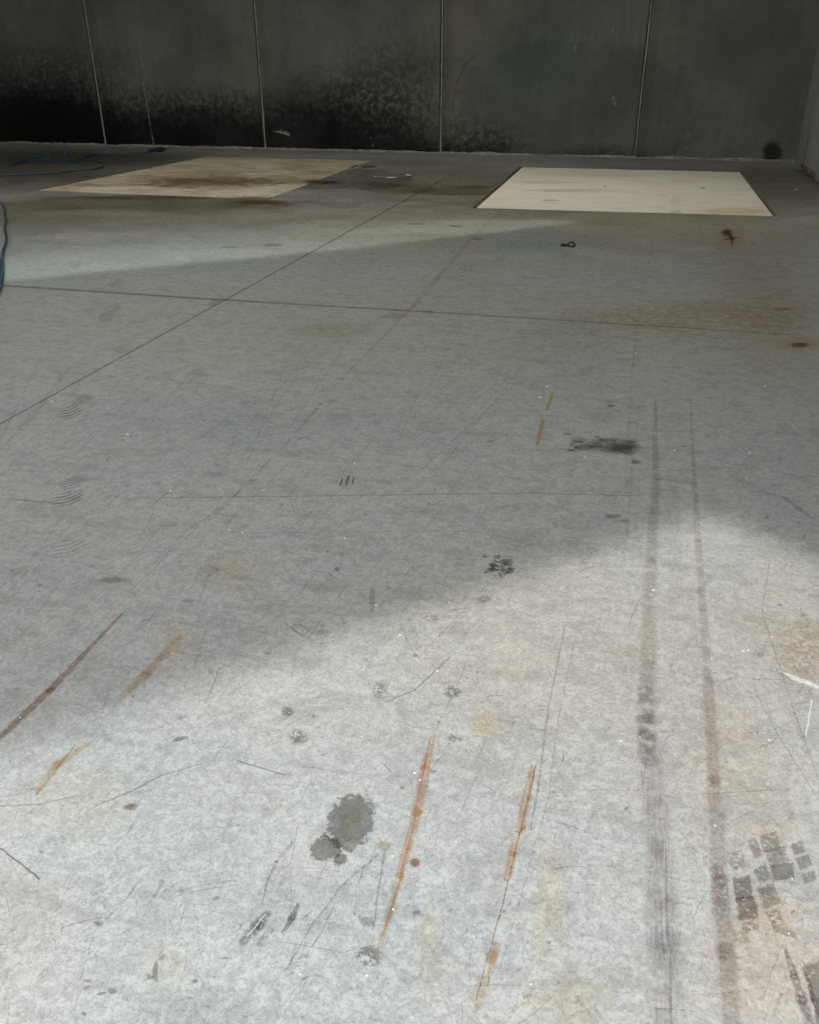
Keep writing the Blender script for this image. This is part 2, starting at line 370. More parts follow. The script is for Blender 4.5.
L([(672, 470), (676, 600)], [14, 16], (.84, .81, .79), k=.6, brk=.5, nz='streak'); L([(640, 400), (632, 470), (625, 560)], 3, (.84, .80, .78), k=.6, brk=.44, nz='mid')
# tread blocks lower right
TB = (.40, .38, .37)
def Q(x, y, rx, ry, rot, col, **k):
    k = dict(dict(k=.9, nz='fine', rag=.3, soft=.14, brk=.34, bn='fine', sq=True), **k); B(x, y, rx, ry, col, rot=rot, **k)
Q(743, 888, 9, 12, -8, TB); Q(747, 908, 10, 12, -8, (.42, .40, .40), k=.95); Q(750, 926, 9, 5, -8, (.62, .60, .58), brk=.46)
Q(736, 860, 8, 9, -10, (.66, .61, .56), brk=.44); Q(741, 936, 8, 7, 0, (.74, .68, .63), brk=.44)
Q(755, 848, 5, 10, -28, (.58, .54, .50), brk=.42); Q(763, 874, 7, 8, -28, (.50, .48, .46), brk=.38); Q(769, 896, 9, 11, -20, (.50, .48, .47), brk=.36)
Q(775, 918, 6, 9, -25, (.56, .54, .52), brk=.42); Q(785, 932, 13, 3, 15, (.66, .63, .60), brk=.42)
Q(770, 842, 9, 9, -15, (.52, .48, .45), brk=.40); Q(777, 857, 10, 9, -15, (.54, .50, .47), brk=.40); Q(783, 872, 11, 8, -8, (.42, .40, .38), brk=.34)
Q(798, 848, 6, 6, -20, (.58, .54, .50), brk=.38); Q(804, 862, 7, 6, -20, (.52, .49, .47), brk=.36); Q(809, 877, 7, 5, -20, (.58, .55, .52), brk=.40)
Q(717, 872, 7, 8, -20, (.66, .64, .62), brk=.44); Q(720, 898, 9, 14, -6, (.66, .64, .64), brk=.42); Q(707, 860, 4, 5, -25, (.72, .69, .66), brk=.42)
L([(786, 950), (794, 975), (802, 1000), (813, 1030)], [4, 9, 12, 12], (.48, .45, .43), k=.9, brk=.42, nz='fine', rag=.35, soft=.5)
L([(803, 968), (820, 1015)], [3, 8], (.42, .40, .38), k=.85, brk=.40, nz='fine', rag=.3); Q(818, 980, 11, 18, -12, (.44, .43, .42)); Q(826, 1010, 12, 14, -12, TB)
B(770, 830, 30, 14, (1, .93, .85), k=.6, nz='mid', soft=.7); B(764, 912, 26, 18, (1.02, .90, .78), k=.6, nz='mid', soft=.7)
# boot prints walking away on the left
for x, y, rx, ry, k in ((82, 400, 11, 4.5, .8), (70, 412, 13, 6.5, .85), (74, 482, 13, 5.5, .8), (68, 498, 17, 7, .8), (70, 547, 24, 9, .35),
                        (123, 350, 11, 5.5, .6), (112, 308, 8, 3.5, .65), (107, 316, 9, 4.5, .65), (116, 283, 9, 4.5, .6),
                        (76, 264, 8, 3.5, .5), (62, 245, 8, 3.5, .5), (195, 374, 11, 5, .35), (255, 420, 13, 6, .3), (95, 220, 9, 3, .4)):
    B(x, y, rx, ry, (.32, .31, .30), rot=-18, k=k, nz='fine', rag=.4, soft=.25, stripe=15, brk=.38, bn='fine')
# stray specks, flakes and hair scratches
for i in range(42):
    y = 300 + 700 * rnd.random() ** 0.8; x = rnd.uniform(5, 815)
    B(x, y, rnd.uniform(.8, 1.4), rnd.uniform(.6, 1.0), (.75, .75, .72), k=.8, mode='MIX', rag=.3, nz='fine')
for i in range(120):
    y = 420 + 600 * rnd.random(); x = rnd.uniform(0, 819)
    s_ = (y - 330) / 700
    B(x, y, rnd.uniform(1, 3.2) * (.5 + s_), rnd.uniform(.6, 1.8) * (.5 + s_), (.46, .45, .44), rot=rnd.uniform(-40, 40), k=rnd.uniform(.4, .85), rag=.8, nz='fine')
for i in range(330):
    y = 400 + 640 * rnd.random() ** .8; x = rnd.uniform(-20, 840)
    a = math.radians(rnd.choice((rnd.gauss(-50, 14), rnd.gauss(-75, 8), rnd.uniform(-180, 180), rnd.gauss(-5, 12))))
    ln = rnd.uniform(8, 60) * (.4 + (y - 300) / 700)
    p1 = (x + math.cos(a) * ln, y + math.sin(a) * ln * .8)
    if p1[1] < 330: continue
    bend = ((x + p1[0]) / 2 + rnd.uniform(-3, 3), (y + p1[1]) / 2 + rnd.uniform(-3, 3))
    cc = rnd.uniform(.55, .82)
    L([(x, y), bend, p1], [rnd.uniform(.7, 1.1), rnd.uniform(1, 1.9), .8], (cc, cc * .985, cc * .97), k=rnd.uniform(.4, .85), brk=rnd.choice((0.32, .42, .46)), nz='fine')
for i in range(70):
    y = rnd.uniform(400, 660); x = rnd.uniform(-30, 480)
    a = math.radians(rnd.gauss(-50, 9)); ln = rnd.uniform(40, 130)
    p1 = (x + math.cos(a) * ln, max(y + math.sin(a) * ln, 340))
    cc = rnd.uniform(.66, .84)
    L([(x, y), p1], [rnd.uniform(.8, 1.6), rnd.uniform(.8, 1.3)], (cc, cc * .98, cc * .96), k=rnd.uniform(.5, .9), brk=.42, nz=rnd.choice(('fine', 'mid')))
# dirt by the right wall
B(802, 171, 6, 1.2, (.35, .24, .15), k=.9, nz='fine', rag=.6); L([(805, 173.5), (815, 179)], [1.6, 2.2], (.30, .18, .10), k=.95, nz='fine')
L([(800, 171), (812, 181), (822, 188)], [6, 8, 8], (.80, .62, .48), k=.8, brk=.42, nz='mid')
B(690, 176, 8, .8, (.6, .55, .48), k=.7, nz='fine')


# ------------------------------------------------------------------ floor base group
def concrete_group():
    g = bpy.data.node_groups.new('slab_concrete', 'ShaderNodeTree')
    for nm, ty in (('Color', 'NodeSocketColor'), ('P', 'NodeSocketVector'), ('fine', 'NodeSocketFloat'), ('mid', 'NodeSocketFloat'),
                   ('big', 'NodeSocketFloat'), ('edge', 'NodeSocketFloat'), ('streak', 'NodeSocketFloat'), ('Height', 'NodeSocketFloat'), ('Rough', 'NodeSocketFloat')):
        g.interface.new_socket(name=nm, in_out='OUTPUT', socket_type=ty)
    nt = NT(g); out = g.nodes.new('NodeGroupOutput')
    P0 = nt.vec('MULTIPLY', nt.n.new('ShaderNodeNewGeometry').outputs['Position'], (1, 1, 0))
    wob = nt.noise(P0, 38, 2, .5, color=True)
    P = nt.vec('ADD', P0, nt.vec('MULTIPLY', nt.vec('SUBTRACT', wob, (.5, .5, .5)), (.007, .007, 0)))
    fine = nt.noise(P0, 115, 5, .68); mid = nt.noise(P0, 17, 4, .6); big = nt.noise(P0, 1.9, 4, .55)
    sm = nt.vec('MULTIPLY', P0, (1, .05, 1)); streak = nt.noise(sm, 170, 4, .6)
    swirl = nt.noise(P0, 5.5, 5, .6, 1.2)
    mott = nt.noise(P0, 42, 3, .55, .9)
    # trowelled sweep marks: noise stretched across
    sw = nt.noise(nt.vec('MULTIPLY', P0, (.35, 1.6, 1)), 7, 4, .65, .6)
    col = nt.mix(nt.rng(big, .32, .68), FLOOR_A, FLOOR_B)
    col = nt.mix(nt.rng(swirl, .35, .68, 0, .75), col, FLOOR_C)
    col = nt.mix(nt.rng(mid, .45, .70, 0, .45), col, (.95, .80, .60), 'MULTIPLY') if False else col
    col = nt.mix(nt.rng(mott, .38, .66, .0, .55), col, FLOOR_L)
    col = nt.mix(nt.rng(fine, .46, .64, 0, .7), col, (.72, .72, .71), 'MULTIPLY')
    col = nt.mix(nt.rng(sw, .48, .70, 0, .6), col, (.80, .79, .77), 'MULTIPLY')
    col = nt.mix(nt.rng(mid, .50, .72, 0, .42), col, (.78, .75, .73), 'MULTIPLY')
    cl = nt.noise(P0, 7.5, 4, .62, .5)
    col = nt.mix(nt.rng(cl, .46, .66, 0, .6), col, (.78, .79, .79), 'MULTIPLY')
    gr = nt.noise(P0, 260, 3, .6)
    col = nt.mix(nt.rng(gr, .48, .62, 0, .6), col, (.76, .76, .75), 'MULTIPLY')
    rim = nt.math('ABSOLUTE', nt.math('SUBTRACT', nt.noise(P0, 24, 3, .6, .8), .5))
    col = nt.mix(nt.rng(rim, .0, .022, .5, 0), col, (.62, .61, .60), 'MULTIPLY')
    edge = nt.math('ADD', nt.math('MULTIPLY', nt.noise(P0, 48, 4, .7), 1.15), nt.math('MULTIPLY_ADD', fine, .75, -.45))
    h = nt.math('ADD', nt.math('MULTIPLY', fine, .5), nt.math('MULTIPLY', mid, .6))
    ro = nt.rng(nt.math('ADD', mid, nt.math('MULTIPLY', big, .6)), .6, 1.0, .36, .56)
    for k, v in dict(Color=col, P=P, edge=edge, fine=fine, mid=mid, big=big, streak=streak, Height=h, Rough=ro).items():
        nt.put(out.inputs[k], v)
    return g


FLOOR_A, FLOOR_B, FLOOR_C, FLOOR_L = (.350, .354, .350), (.395, .390, .375), (.330, .340, .343), (.505, .508, .508)
GRP = concrete_group()


def floor_mat(name, box):
    mt, nt, bs = new_mat(name)
    g = nt.n.new('ShaderNodeGroup'); g.node_tree = GRP
    o = g.outputs; N = {k: o[k] for k in ('fine', 'mid', 'big', 'streak', 'edge')}
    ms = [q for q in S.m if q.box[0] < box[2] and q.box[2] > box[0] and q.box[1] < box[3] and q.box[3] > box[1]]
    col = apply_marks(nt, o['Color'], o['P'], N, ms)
    nt.put(bs.inputs['Base Color'], col); nt.put(bs.inputs['Roughness'], o['Rough']); bs.inputs['Specular IOR Level'].default_value = .22
    bp = nt.n.new('ShaderNodeBump'); bp.inputs['Strength'].default_value = .22; bp.inputs['Distance'].default_value = .004
    nt.put(bp.inputs['Height'], o['Height']); nt.put(bs.inputs['Normal'], bp.outputs[0])
    return mt, len(ms)


def link(name, bm, mats, parent=None, smooth=False):
    me = bpy.data.meshes.new(name); bm.normal_update(); bm.to_mesh(me); bm.free()
    o = bpy.data.objects.new(name, me); C.objects.link(o)
    for x in (mats if isinstance(mats, list) else [mats]): me.materials.append(x)
    if parent: o.parent = parent
    if smooth:
        for p in me.polygons: p.use_smooth = True
    return o


def structure(o): o['kind'] = 'structure'; return o
def tag(o, label, cat, group=None):
    o['label'] = label; o['category'] = cat
    if group: o['group'] = group
    return o


# holes of the two pits (corner quads) and their covers
HOLE_R = [(-1.995, 10.97), (1.565, 11.14), (1.565, 15.82), (-2.055, 15.79)]
COV_R = [(-1.945, 10.985), (1.535, 11.155), (1.53, 15.775), (-2.005, 15.735)]
HOLE_L = [(-8.34, 11.18), (-4.74, 11.085), (-4.83, 16.33), (-8.20, 16.20)]
COV_L = [(-8.31, 11.205), (-4.775, 11.11), (-4.87, 16.30), (-8.165, 16.17)]
XL, XR, YF = -15.2, 2.66, -6.0
xs = sorted([XL, -12, -8.34, -4.74, -3.0, -2.03, -1.4, -1.0, -.7, -.57, -.45, -.32, -.2, -.08, .05, .18, .3, .42, .55, .64, .74, .85, 1.2, 1.6, XR])
ys = sorted([YF, .5, .82, .95, 1.04, 1.15, 1.27, 1.4, 1.55, 1.7, 1.87, 2.05, 2.45, 2.95, 3.6, 4.5, 5.7, 7.2, 9.2, 10.955, 11.18, 15.80, 16.33, 18.3])
fix = {(-2.03, 10.955): HOLE_R[0], (1.6, 10.955): HOLE_R[1], (1.6, 15.80): HOLE_R[2], (-2.03, 15.80): HOLE_R[3],
       (-8.34, 11.18): HOLE_L[0], (-4.74, 11.18): HOLE_L[1], (-4.74, 16.33): HOLE_L[2], (-8.34, 16.33): HOLE_L[3]}


def slab_edge(p, q, t):
    return (p[0] + (q[0] - p[0]) * t, p[1] + (q[1] - p[1]) * t)


def fixed(x, y):
    if (x, y) in fix: return fix[(x, y)]
    for hole, (x0, x1, y0, y1) in ((HOLE_R, (-2.03, 1.6, 10.955, 15.80)), (HOLE_L, (-8.34, -4.74, 11.18, 16.33))):
        if x0 <= x <= x1 and y0 <= y <= y1:
            tx, ty = (x - x0) / (x1 - x0), (y - y0) / (y1 - y0)
            return slab_edge(slab_edge(hole[0], hole[1], tx), slab_edge(hole[3], hole[2], tx), ty)
    return (x, y)


bm = bmesh.new(); V = {}
for x in xs:
    for y in ys:
        a, b = fixed(x, y); V[x, y] = bm.verts.new((a, b, 0))
fmats = []; cnt = []
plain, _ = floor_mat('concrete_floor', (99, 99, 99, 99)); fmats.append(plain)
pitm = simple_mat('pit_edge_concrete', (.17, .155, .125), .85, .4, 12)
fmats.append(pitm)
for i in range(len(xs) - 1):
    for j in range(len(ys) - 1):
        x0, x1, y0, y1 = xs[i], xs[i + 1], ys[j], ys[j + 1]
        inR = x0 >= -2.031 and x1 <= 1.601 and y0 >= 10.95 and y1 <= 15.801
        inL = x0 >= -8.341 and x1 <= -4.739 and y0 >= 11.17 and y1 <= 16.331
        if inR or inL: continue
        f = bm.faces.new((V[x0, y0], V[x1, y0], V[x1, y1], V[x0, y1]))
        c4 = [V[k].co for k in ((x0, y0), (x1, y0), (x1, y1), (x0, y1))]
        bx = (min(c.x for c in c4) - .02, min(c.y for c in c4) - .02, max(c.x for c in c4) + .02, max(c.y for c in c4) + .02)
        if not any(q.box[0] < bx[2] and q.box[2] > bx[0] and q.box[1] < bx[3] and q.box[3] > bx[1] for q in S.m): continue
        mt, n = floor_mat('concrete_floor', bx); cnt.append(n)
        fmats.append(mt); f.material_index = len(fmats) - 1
print('floor tiles', len(cnt), 'max marks', max(cnt), 'marks', len(S.m))
for q in (HOLE_R, HOLE_L):          # sides and bottoms of the two pits
    t = [bm.verts.new((x, y, 0)) for x, y in q]; b = [bm.verts.new((x, y, -.034)) for x, y in q]
    for k in range(4):
        f = bm.faces.new((t[k], b[k], b[(k + 1) % 4], t[(k + 1) % 4])); f.material_index = 1
    f = bm.faces.new(b); f.material_index = 1
structure(link('floor', bm, fmats))


# ------------------------------------------------------------------ pit covers
def cover_mat(name, base, stains, dirty=0.0):
    mt, nt, bs = new_mat(name)
    P0 = nt.n.new('ShaderNodeNewGeometry').outputs['Position']
    P = nt.vec('MULTIPLY', P0, (1, 1, 0))
    fine = nt.noise(P, 26, 4, .65); mid = nt.noise(P, 5, 4, .6); big = nt.noise(P, 1.1, 4, .6)
    st = nt.noise(nt.vec('MULTIPLY', P, (.25, 2.2, 1)), 5, 5, .7)
    N = dict(fine=fine, mid=mid, big=big, streak=st)
    col = nt.mix(nt.rng(st, .35, .7), base, tuple(c * .84 for c in base))
    col = nt.mix(nt.rng(mid, .52, .75, 0, .55), col, (.88, .80, .66), 'MULTIPLY')
    col = nt.mix(nt.rng(fine, .55, .72, 0, .35), col, (.74, .70, .62), 'MULTIPLY')
    if dirty:
        d1 = nt.noise(nt.vec('MULTIPLY', P, (.8, 1.1, 1)), 1.6, 6, .72, .4)
        col = nt.mix(nt.rng(d1, .38, .66, 0, dirty), col, (.52, .47, .37), 'MULTIPLY')
        d2 = nt.noise(P, 9, 5, .75)
        col = nt.mix(nt.rng(d2, .50, .68, 0, dirty), col, (.70, .64, .54), 'MULTIPLY')
    col = apply_marks(nt, col, P, N, stains)
    nt.put(bs.inputs['Base Color'], col); bs.inputs['Roughness'].default_value = .5; bs.inputs['Specular IOR Level'].default_value = .3
    return mt


SR = Surface(G)
SR.blob(570, 190, 40, 1.6, (.66, .58, .48), k=.6, nz='mid', rag=.9, soft=.5)
SR.blob(545, 182, 30, 1.5, (.72, .64, .54), k=.6, nz='mid', rag=.9, soft=.5)
SR.blob(605, 186, 2, .7, DARK, k=.8, nz='fine'); SR.blob(703, 187.5, 2.5, .7, DARK, k=.85, nz='fine')
SR.blob(550, 200, 9, .9, (.5, .46, .4), k=.7, nz='fine'); SR.blob(676, 200, 6, 5, (.66, .62, .56), k=.7, nz='fine', rag=.8, brk=.5, bn='fine')
SR.blob(676, 212, 6, 2.5, (.55, .52, .47), k=.7, nz='fine', rag=.8, brk=.45, bn='fine')
SR.blob(735, 211, 32, 4, (.86, .74, .52), k=.9, nz='mid', rag=.6, soft=.5)
SR.blob(500, 203, 18, 5, (1, .9, .86), k=.6, nz='mid', rag=.6, soft=.6)
SR.blob(590, 175, 60, 2, (.85, .78, .68), k=.6, nz='mid', rag=.9, soft=.6)
SL = Surface(G)
SL.blob(205, 182, 62, 5, (.42, .32, .21), k=.95, nz='mid', rag=.9, soft=.6)
SL.blob(285, 181, 60, 4, (.55, .48, .38), k=.8, nz='mid', rag=.9, soft=.6)
SL.blob(190, 172, 60, 6, (.72, .66, .56), k=.7, nz='mid', rag=.8, soft=.6)
SL.blob(330, 172, 50, 8, (.74, .70, .60), k=.7, nz='mid', rag=.8, soft=.6)
SL.blob(110, 185, 50, 1.6, (.55, .49, .40), k=.7, nz='mid', rag=.9, soft=.6)
SL.blob(253, 198, 20, 1.6, (.36, .20, .11), k=.9, nz='fine', rag=.7, soft=.5)
SL.blob(314, 181.5, 10, 1.8, (.22, .13, .08), k=.95, nz='fine', rag=.7, soft=.4)
SL.blob(358, 166.2, 8, 1.3, (.22, .14, .09), k=.95, nz='fine', rag=.7, soft=.4)
SL.blob(95, 187.5, 55, 2.5, (1.25, 1.24, 1.2), k=.8, nz='mid', rag=.6, soft=.6)
SL.blob(230, 195.5, 70, 2.0, (1.2, 1.2, 1.18), k=.8, nz='mid', rag=.6, soft=.6)
SL.blob(200, 180, 45, 7, (.45, .36, .25), k=.85, nz='mid', rag=.9, soft=.6, brk=.5, bn='fine')
SL.blob(290, 176, 60, 8, (.60, .54, .42), k=.8, nz='mid', rag=.9, soft=.6, brk=.5, bn='streak')
SL.blob(130, 180, 50, 6, (.62, .55, .44), k=.8, nz='mid', rag=.9, soft=.6, brk=.5, bn='streak')
covR = cover_mat('pale_cover_clean', (.86, .82, .72), SR.m, .14)
covL = cover_mat('pale_cover_dirty', (.60, .56, .47), SL.m, .8)


def cover(quad, mat, lab, boards):
    c = np.mean(quad, 0)
    bm = bmesh.new()
    top = [bm.verts.new((x - c[0], y - c[1], -.004)) for x, y in quad]
    bot = [bm.verts.new((x - c[0], y - c[1], -.0338)) for x, y in quad]
    bm.faces.new(top); bm.faces.new(bot[::-1])
    for k in range(4): bm.faces.new((top[k], bot[k], bot[(k + 1) % 4], top[(k + 1) % 4]))
    bmesh.ops.bevel(bm, geom=[e for e in bm.edges if all(v in top for v in e.verts)], offset=.006, segments=2, affect='EDGES')
    bmesh.ops.recalc_face_normals(bm, faces=bm.faces)
    o = link('pit_cover', bm, mat); o.location = (c[0], c[1], 0)
    return tag(o, lab, 'cover', None)


cover(COV_R, covR, 'clean pale rectangular cover set in the floor near the right wall', 5)
cover(COV_L, covL, 'brown-stained pale rectangular cover set in the floor beside the blue hose', 5)

# ------------------------------------------------------------------ back wall
WH = 4.4
joint_px = [(94.5, 75), (259.5, 75), (441.3, 75), (643.5, 75)]
jx = [Wl(*p)[0] for p in joint_px]
wlen = np.linalg.norm(np.array((XL, 0)) - np.array((2.61, 0))) + .4
print('wall joints', [round(v, 2) for v in jx])
edges_x = [-wlen] + jx + [0.06]
WS = Surface(Wl)
GN = (.86, 1.0, .92)
# bluish damp field with a ragged outline on the fourth panel, brown tints, soot
WS.blob(245, 60, 18, 90, (1.12, 1.06, .96), k=.5, nz='big', soft=.7)
WS.blob(360, 30, 70, 50, (.92, 1.06, .96), k=.8, nz='big', soft=.7)
WS.blob(420, 90, 24, 50, (1.05, 1.04, .80), k=.7, nz='big', soft=.7)
WS.blob(470, 10, 40, 40, (1.28, 1.14, 1.02), k=.8, nz='big', soft=.6)
WS.blob(572, 116, 122, 74, (.76, .84, .85), k=.9, nz='mid', rag=.30, soft=.05)
WS.line([(492, 47), (478, 54), (464, 66), (458, 82), (452, 104), (456, 124), (455, 140)], [1, 2, 2.4, 2.4, 2.4, 2, 3], (.55, .55, .50), k=.6, rag=.9, nz='mid', soft=.8)
WS.blob(455, 95, 9, 55, (1.22, 1.16, .96), k=.8, nz='big', soft=.6)
WS.blob(530, 30, 50, 60, (.86, 1.0, .92), k=.6, nz='big', soft=.7)
WS.blob(700, 60, 60, 90, (1.06, 1.04, .96), k=.6, nz='big', soft=.7)
WS.blob(760, 80, 60, 80, (.86, .93, .92), k=.6, nz='big', soft=.7)
SOOT = (.04, .045, .038)
for x, y, rx, ry, k, sf, b in ((20, 150, 110, 62, .98, .35, 0), (60, 140, 60, 38, .9, .4, 0), (150, 150, 70, 38, .9, .4, 0), (215, 150, 60, 44, .85, .4, 0),
                               (300, 150, 60, 58, .85, .45, 0), (370, 155, 70, 42, .8, .45, 0), (350, 120, 60, 40, .6, .6, .47), (230, 112, 50, 22, .55, .6, .5),
                               (150, 112, 60, 22, .55, .6, .47), (45, 95, 60, 40, .7, .7, .44), (390, 105, 50, 50, .45, .7, .48), (480, 150, 40, 26, .6, .6, .48),
                               (440, 160, 80, 16, .75, .6, 0), (600, 160, 60, 12, .5, .6, .42)):
    WS.blob(x, y, rx, ry, SOOT, k=k, soft=sf, nz='mid', rag=.35, brk=b, bn='fine')
WS.blob(773, 153, 10, 11, (.14, .14, .11), k=.95, nz='mid', rag=.4, soft=.3)
WS.blob(380, 75, 40, 14, (.72, .72, .70), rot=-15, k=.5, nz='big', soft=.5)
# lime drip and pale scuffs
WS.m.append(Seg(Wl(137, 36), Wl(146, 80), .012, .016, (.30, .30, .29), k=.6, mode='MIX', brk=.54, nz='fine'))
WS.m.append(Seg(Wl(143, 82), Wl(154, 147), .014, .014, (.34, .34, .33), k=.65, mode='MIX', brk=.52, nz='fine'))
WS.line([(273, 131), (281, 132), (289, 135)], [1, 2.6, 2.2], (.26, .26, .24), k=.85, mode='MIX', nz='fine', brk=.45, rag=.5)
WS.line([(280, 129), (288, 133)], [1.2, 2], (.26, .26, .24), k=.8, mode='MIX', nz='fine', brk=.47)
for x, y, r in ((664, 127, 1.2), (688, 134, 1.3), (686, 148, 1.4), (615, 104, 2), (613, 98, 1.6), (613, 30, 2), (373, 145, 1.0), (371, 138, .8), (575, 48, 2)):
    WS.blob(x, y, r, r * 1.2, (.16, .16, .15), k=.6, mode='MIX', nz='fine', rag=.4)
for j in jx:
    WS.m.append(Seg((j + .1, 0), (j + .1, 4), .16, .10, (.86, .78, .64), k=.7, nz='fine', brk=.3, soft=.8))


def wall_mat(name, base, marks, bx):
    mt, nt, bs = new_mat(name)
    ob = nt.n.new('ShaderNodeTexCoord').outputs['Object']
    sp = nt.n.new('ShaderNodeSeparateXYZ'); nt.put(sp.inputs[0], ob)
    cb = nt.n.new('ShaderNodeCombineXYZ'); nt.put(cb.inputs[0], sp.outputs[0]); nt.put(cb.inputs[1], sp.outputs[2])
    P = cb.outputs[0]
    fine = nt.noise(P, 9, 6, .72); mid = nt.noise(P, 3.6, 6, .68); big = nt.noise(P, .8, 4, .55)
    st = nt.noise(nt.vec('MULTIPLY', P, (3, .35, 1)), 2.2, 4, .6)
    N = dict(fine=fine, mid=mid, big=big, streak=st)
    col = nt.mix(nt.rng(big, .3, .7), tuple(c * .84 for c in base), tuple(c * 1.16 for c in base))
    col = nt.mix(nt.rng(st, .4, .7, 0, .5), col, (.84, .84, .80), 'MULTIPLY')
    col = nt.mix(nt.rng(fine, .42, .66, 0, .5), col, (.74, .75, .73), 'MULTIPLY')
    col = apply_marks(nt, col, P, N, [q for q in marks if q.box[0] < bx[1] and q.box[2] > bx[0]])
    nt.put(bs.inputs['Base Color'], col); bs.inputs['Roughness'].default_value = .75; bs.inputs['Specular IOR Level'].default_value = .15
    bp = nt.n.new('ShaderNodeBump'); bp.inputs['Strength'].default_value = .3; bp.inputs['Distance'].default_value = .01
    nt.put(bp.inputs['Height'], fine); nt.put(bs.inputs['Normal'], bp.outputs[0])
    return mt


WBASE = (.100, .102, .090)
def box(bm, x0, x1, y0, y1, z0, z1, mi=0, bev=0):
    vs = [bm.verts.new((x, y, z)) for z in (z0, z1) for x, y in ((x0, y0), (x1, y0), (x1, y1), (x0, y1))]
    fs = [bm.faces.new([vs[i] for i in q]) for q in ((3, 2, 1, 0), (4, 5, 6, 7), (0, 1, 5, 4), (1, 2, 6, 5), (2, 3, 7, 6), (3, 0, 4, 7))]
    for f in fs: f.material_index = mi
    if bev:
        bmesh.ops.bevel(bm, geom=[e for e in bm.edges if all(v in vs for v in e.verts) and abs((e.verts[0].co - e.verts[1].co).z) > .5], offset=bev, segments=1, affect='EDGES')


ang = math.atan2(wdir[1], wdir[0])
bm = bmesh.new(); wm = []
groove = simple_mat('joint_shadow_concrete', (.03, .03, .026), .9)
for k in range(len(edges_x) - 1):
    a = edges_x[k] + (.03 if k else 0); b = edges_x[k + 1] - (.03 if k < len(jx) else 0)
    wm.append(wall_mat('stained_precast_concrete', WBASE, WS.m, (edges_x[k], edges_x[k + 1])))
    box(bm, a, b, 0, .18, 0, WH, k, .008)
wm.append(groove)
box(bm, -wlen, .06, .03, .17, 0, WH, len(wm) - 1)
wall = structure(link('wall_back', bm, wm))
wall.location = (WB[0], WB[1], 0); wall.rotation_euler = (0, 0, ang)
seal = simple_mat('pale_joint_sealant', (.24, .23, .19), .6, .3, 6)
for k, j in enumerate(jx):
    bm = bmesh.new()
    n = 40
    vs = []
    for i in range(n + 1):
        z = .01 + (WH - .02) * i / n; w = .0125 + .004 * mnoise.noise((k * 7, 0, z * 2.5))
        off = .006 * mnoise.noise((k * 3, 9, z * 1.3))
        vs.append([bm.verts.new((j + off + s_ * w, .028 - .016 * (abs(s_) < .7), z)) for s_ in (-1, -.5, .5, 1)])
    for p, q in zip(vs, vs[1:]):
        for c in range(3): bm.faces.new((p[c], p[c + 1], q[c + 1], q[c]))
    link('joint_sealant', bm, seal, wall, True)

# cement fillet along the foot of the back wall
bm = bmesh.new(); vs = []
n = 220
for i in range(n + 1):
    x = -wlen + (wlen + 0.02) * i / n
    a = .035 + .03 * mnoise.noise((x * 1.7, 3, 0)) + .015 * mnoise.noise((x * 9, 1, 0)); d = .05 + .05 * mnoise.noise((x * 1.1, 8, 0))
    a = max(a, .008); d = max(d, .015)
    vs.append([bm.verts.new(c) for c in ((x, -d, 0.0005), (x, -d * .35, a * .6), (x, -.0005, a))])
for p, q in zip(vs, vs[1:]):
    for c in range(2): bm.faces.new((p[c], q[c], q[c + 1], p[c + 1]))
tr = structure(link('trim_1', bm, simple_mat('pale_cement_fillet', (.22, .21, .18), .9, .35, 8), None, True))
tr.location = wall.location; tr.rotation_euler = wall.rotation_euler

# ------------------------------------------------------------------ right wall: two panels with an open joint, running towards the camera
pa, pb = G(795, 162), G(819, 182)
WB2 = np.array((2.61, 17.62))
rd = (pb - WB2); rd = rd / np.linalg.norm(rd)
jr = np.linalg.norm(G(805.5, 170.5) - WB2)


def Rl(x, y):                      # local: along (towards camera), up
    nn = np.array((-rd[1], rd[0])); d = ray(x, y)
    t = (nn @ WB2) / (nn[0] * d.x + nn[1] * d.y); p = EYE + d * t
    return np.array(((np.array((p.x, p.y)) - WB2) @ rd, p.z))


RS = Surface(Rl)
j_ = Rl(806, 150)[0]
RS.m.append(Seg((j_, 0), (j_, .55), .07, .03, (.30, .24, .15), k=.9, nz='mid', brk=.3))
RS.m.append(Seg((j_ - .25, 0), (j_ + 1.4, 0), .06, .10, (.5, .34, .22), k=.9, nz='mid', brk=.4))
RS.m.append(Seg((0.02, 0), (0.02, 4), .05, .05, (.7, .7, .66), k=.6, nz='mid'))
bm = bmesh.new()
box(bm, 0, j_ - .012, 0, .18, 0, WH, 0, .004); box(bm, j_ + .012, 24, 0, .18, 0, WH, 0, .004); box(bm, 0, 24, .03, .17, 0, WH, 1)
wr = structure(link('wall_right', bm, [wall_mat('grey_precast_concrete', (.25, .265, .245), RS.m, (-1, 30)), groove]))
wr.location = (WB2[0], WB2[1], 0); wr.rotation_euler = (0, 0, math.atan2(rd[1], rd[0]))
print('right wall angle', math.degrees(math.atan2(rd[1], rd[0])), 'joint', j_)

# ------------------------------------------------------------------ left wall, roof with added roof-lights: only their light and shade reach the picture
plainw = simple_mat('precast_concrete', (.45, .41, .34), .8, .2, 3)
bm = bmesh.new(); box(bm, XL - .2, XL, YF, 18.6, 0, WH); structure(link('wall_left', bm, plainw))

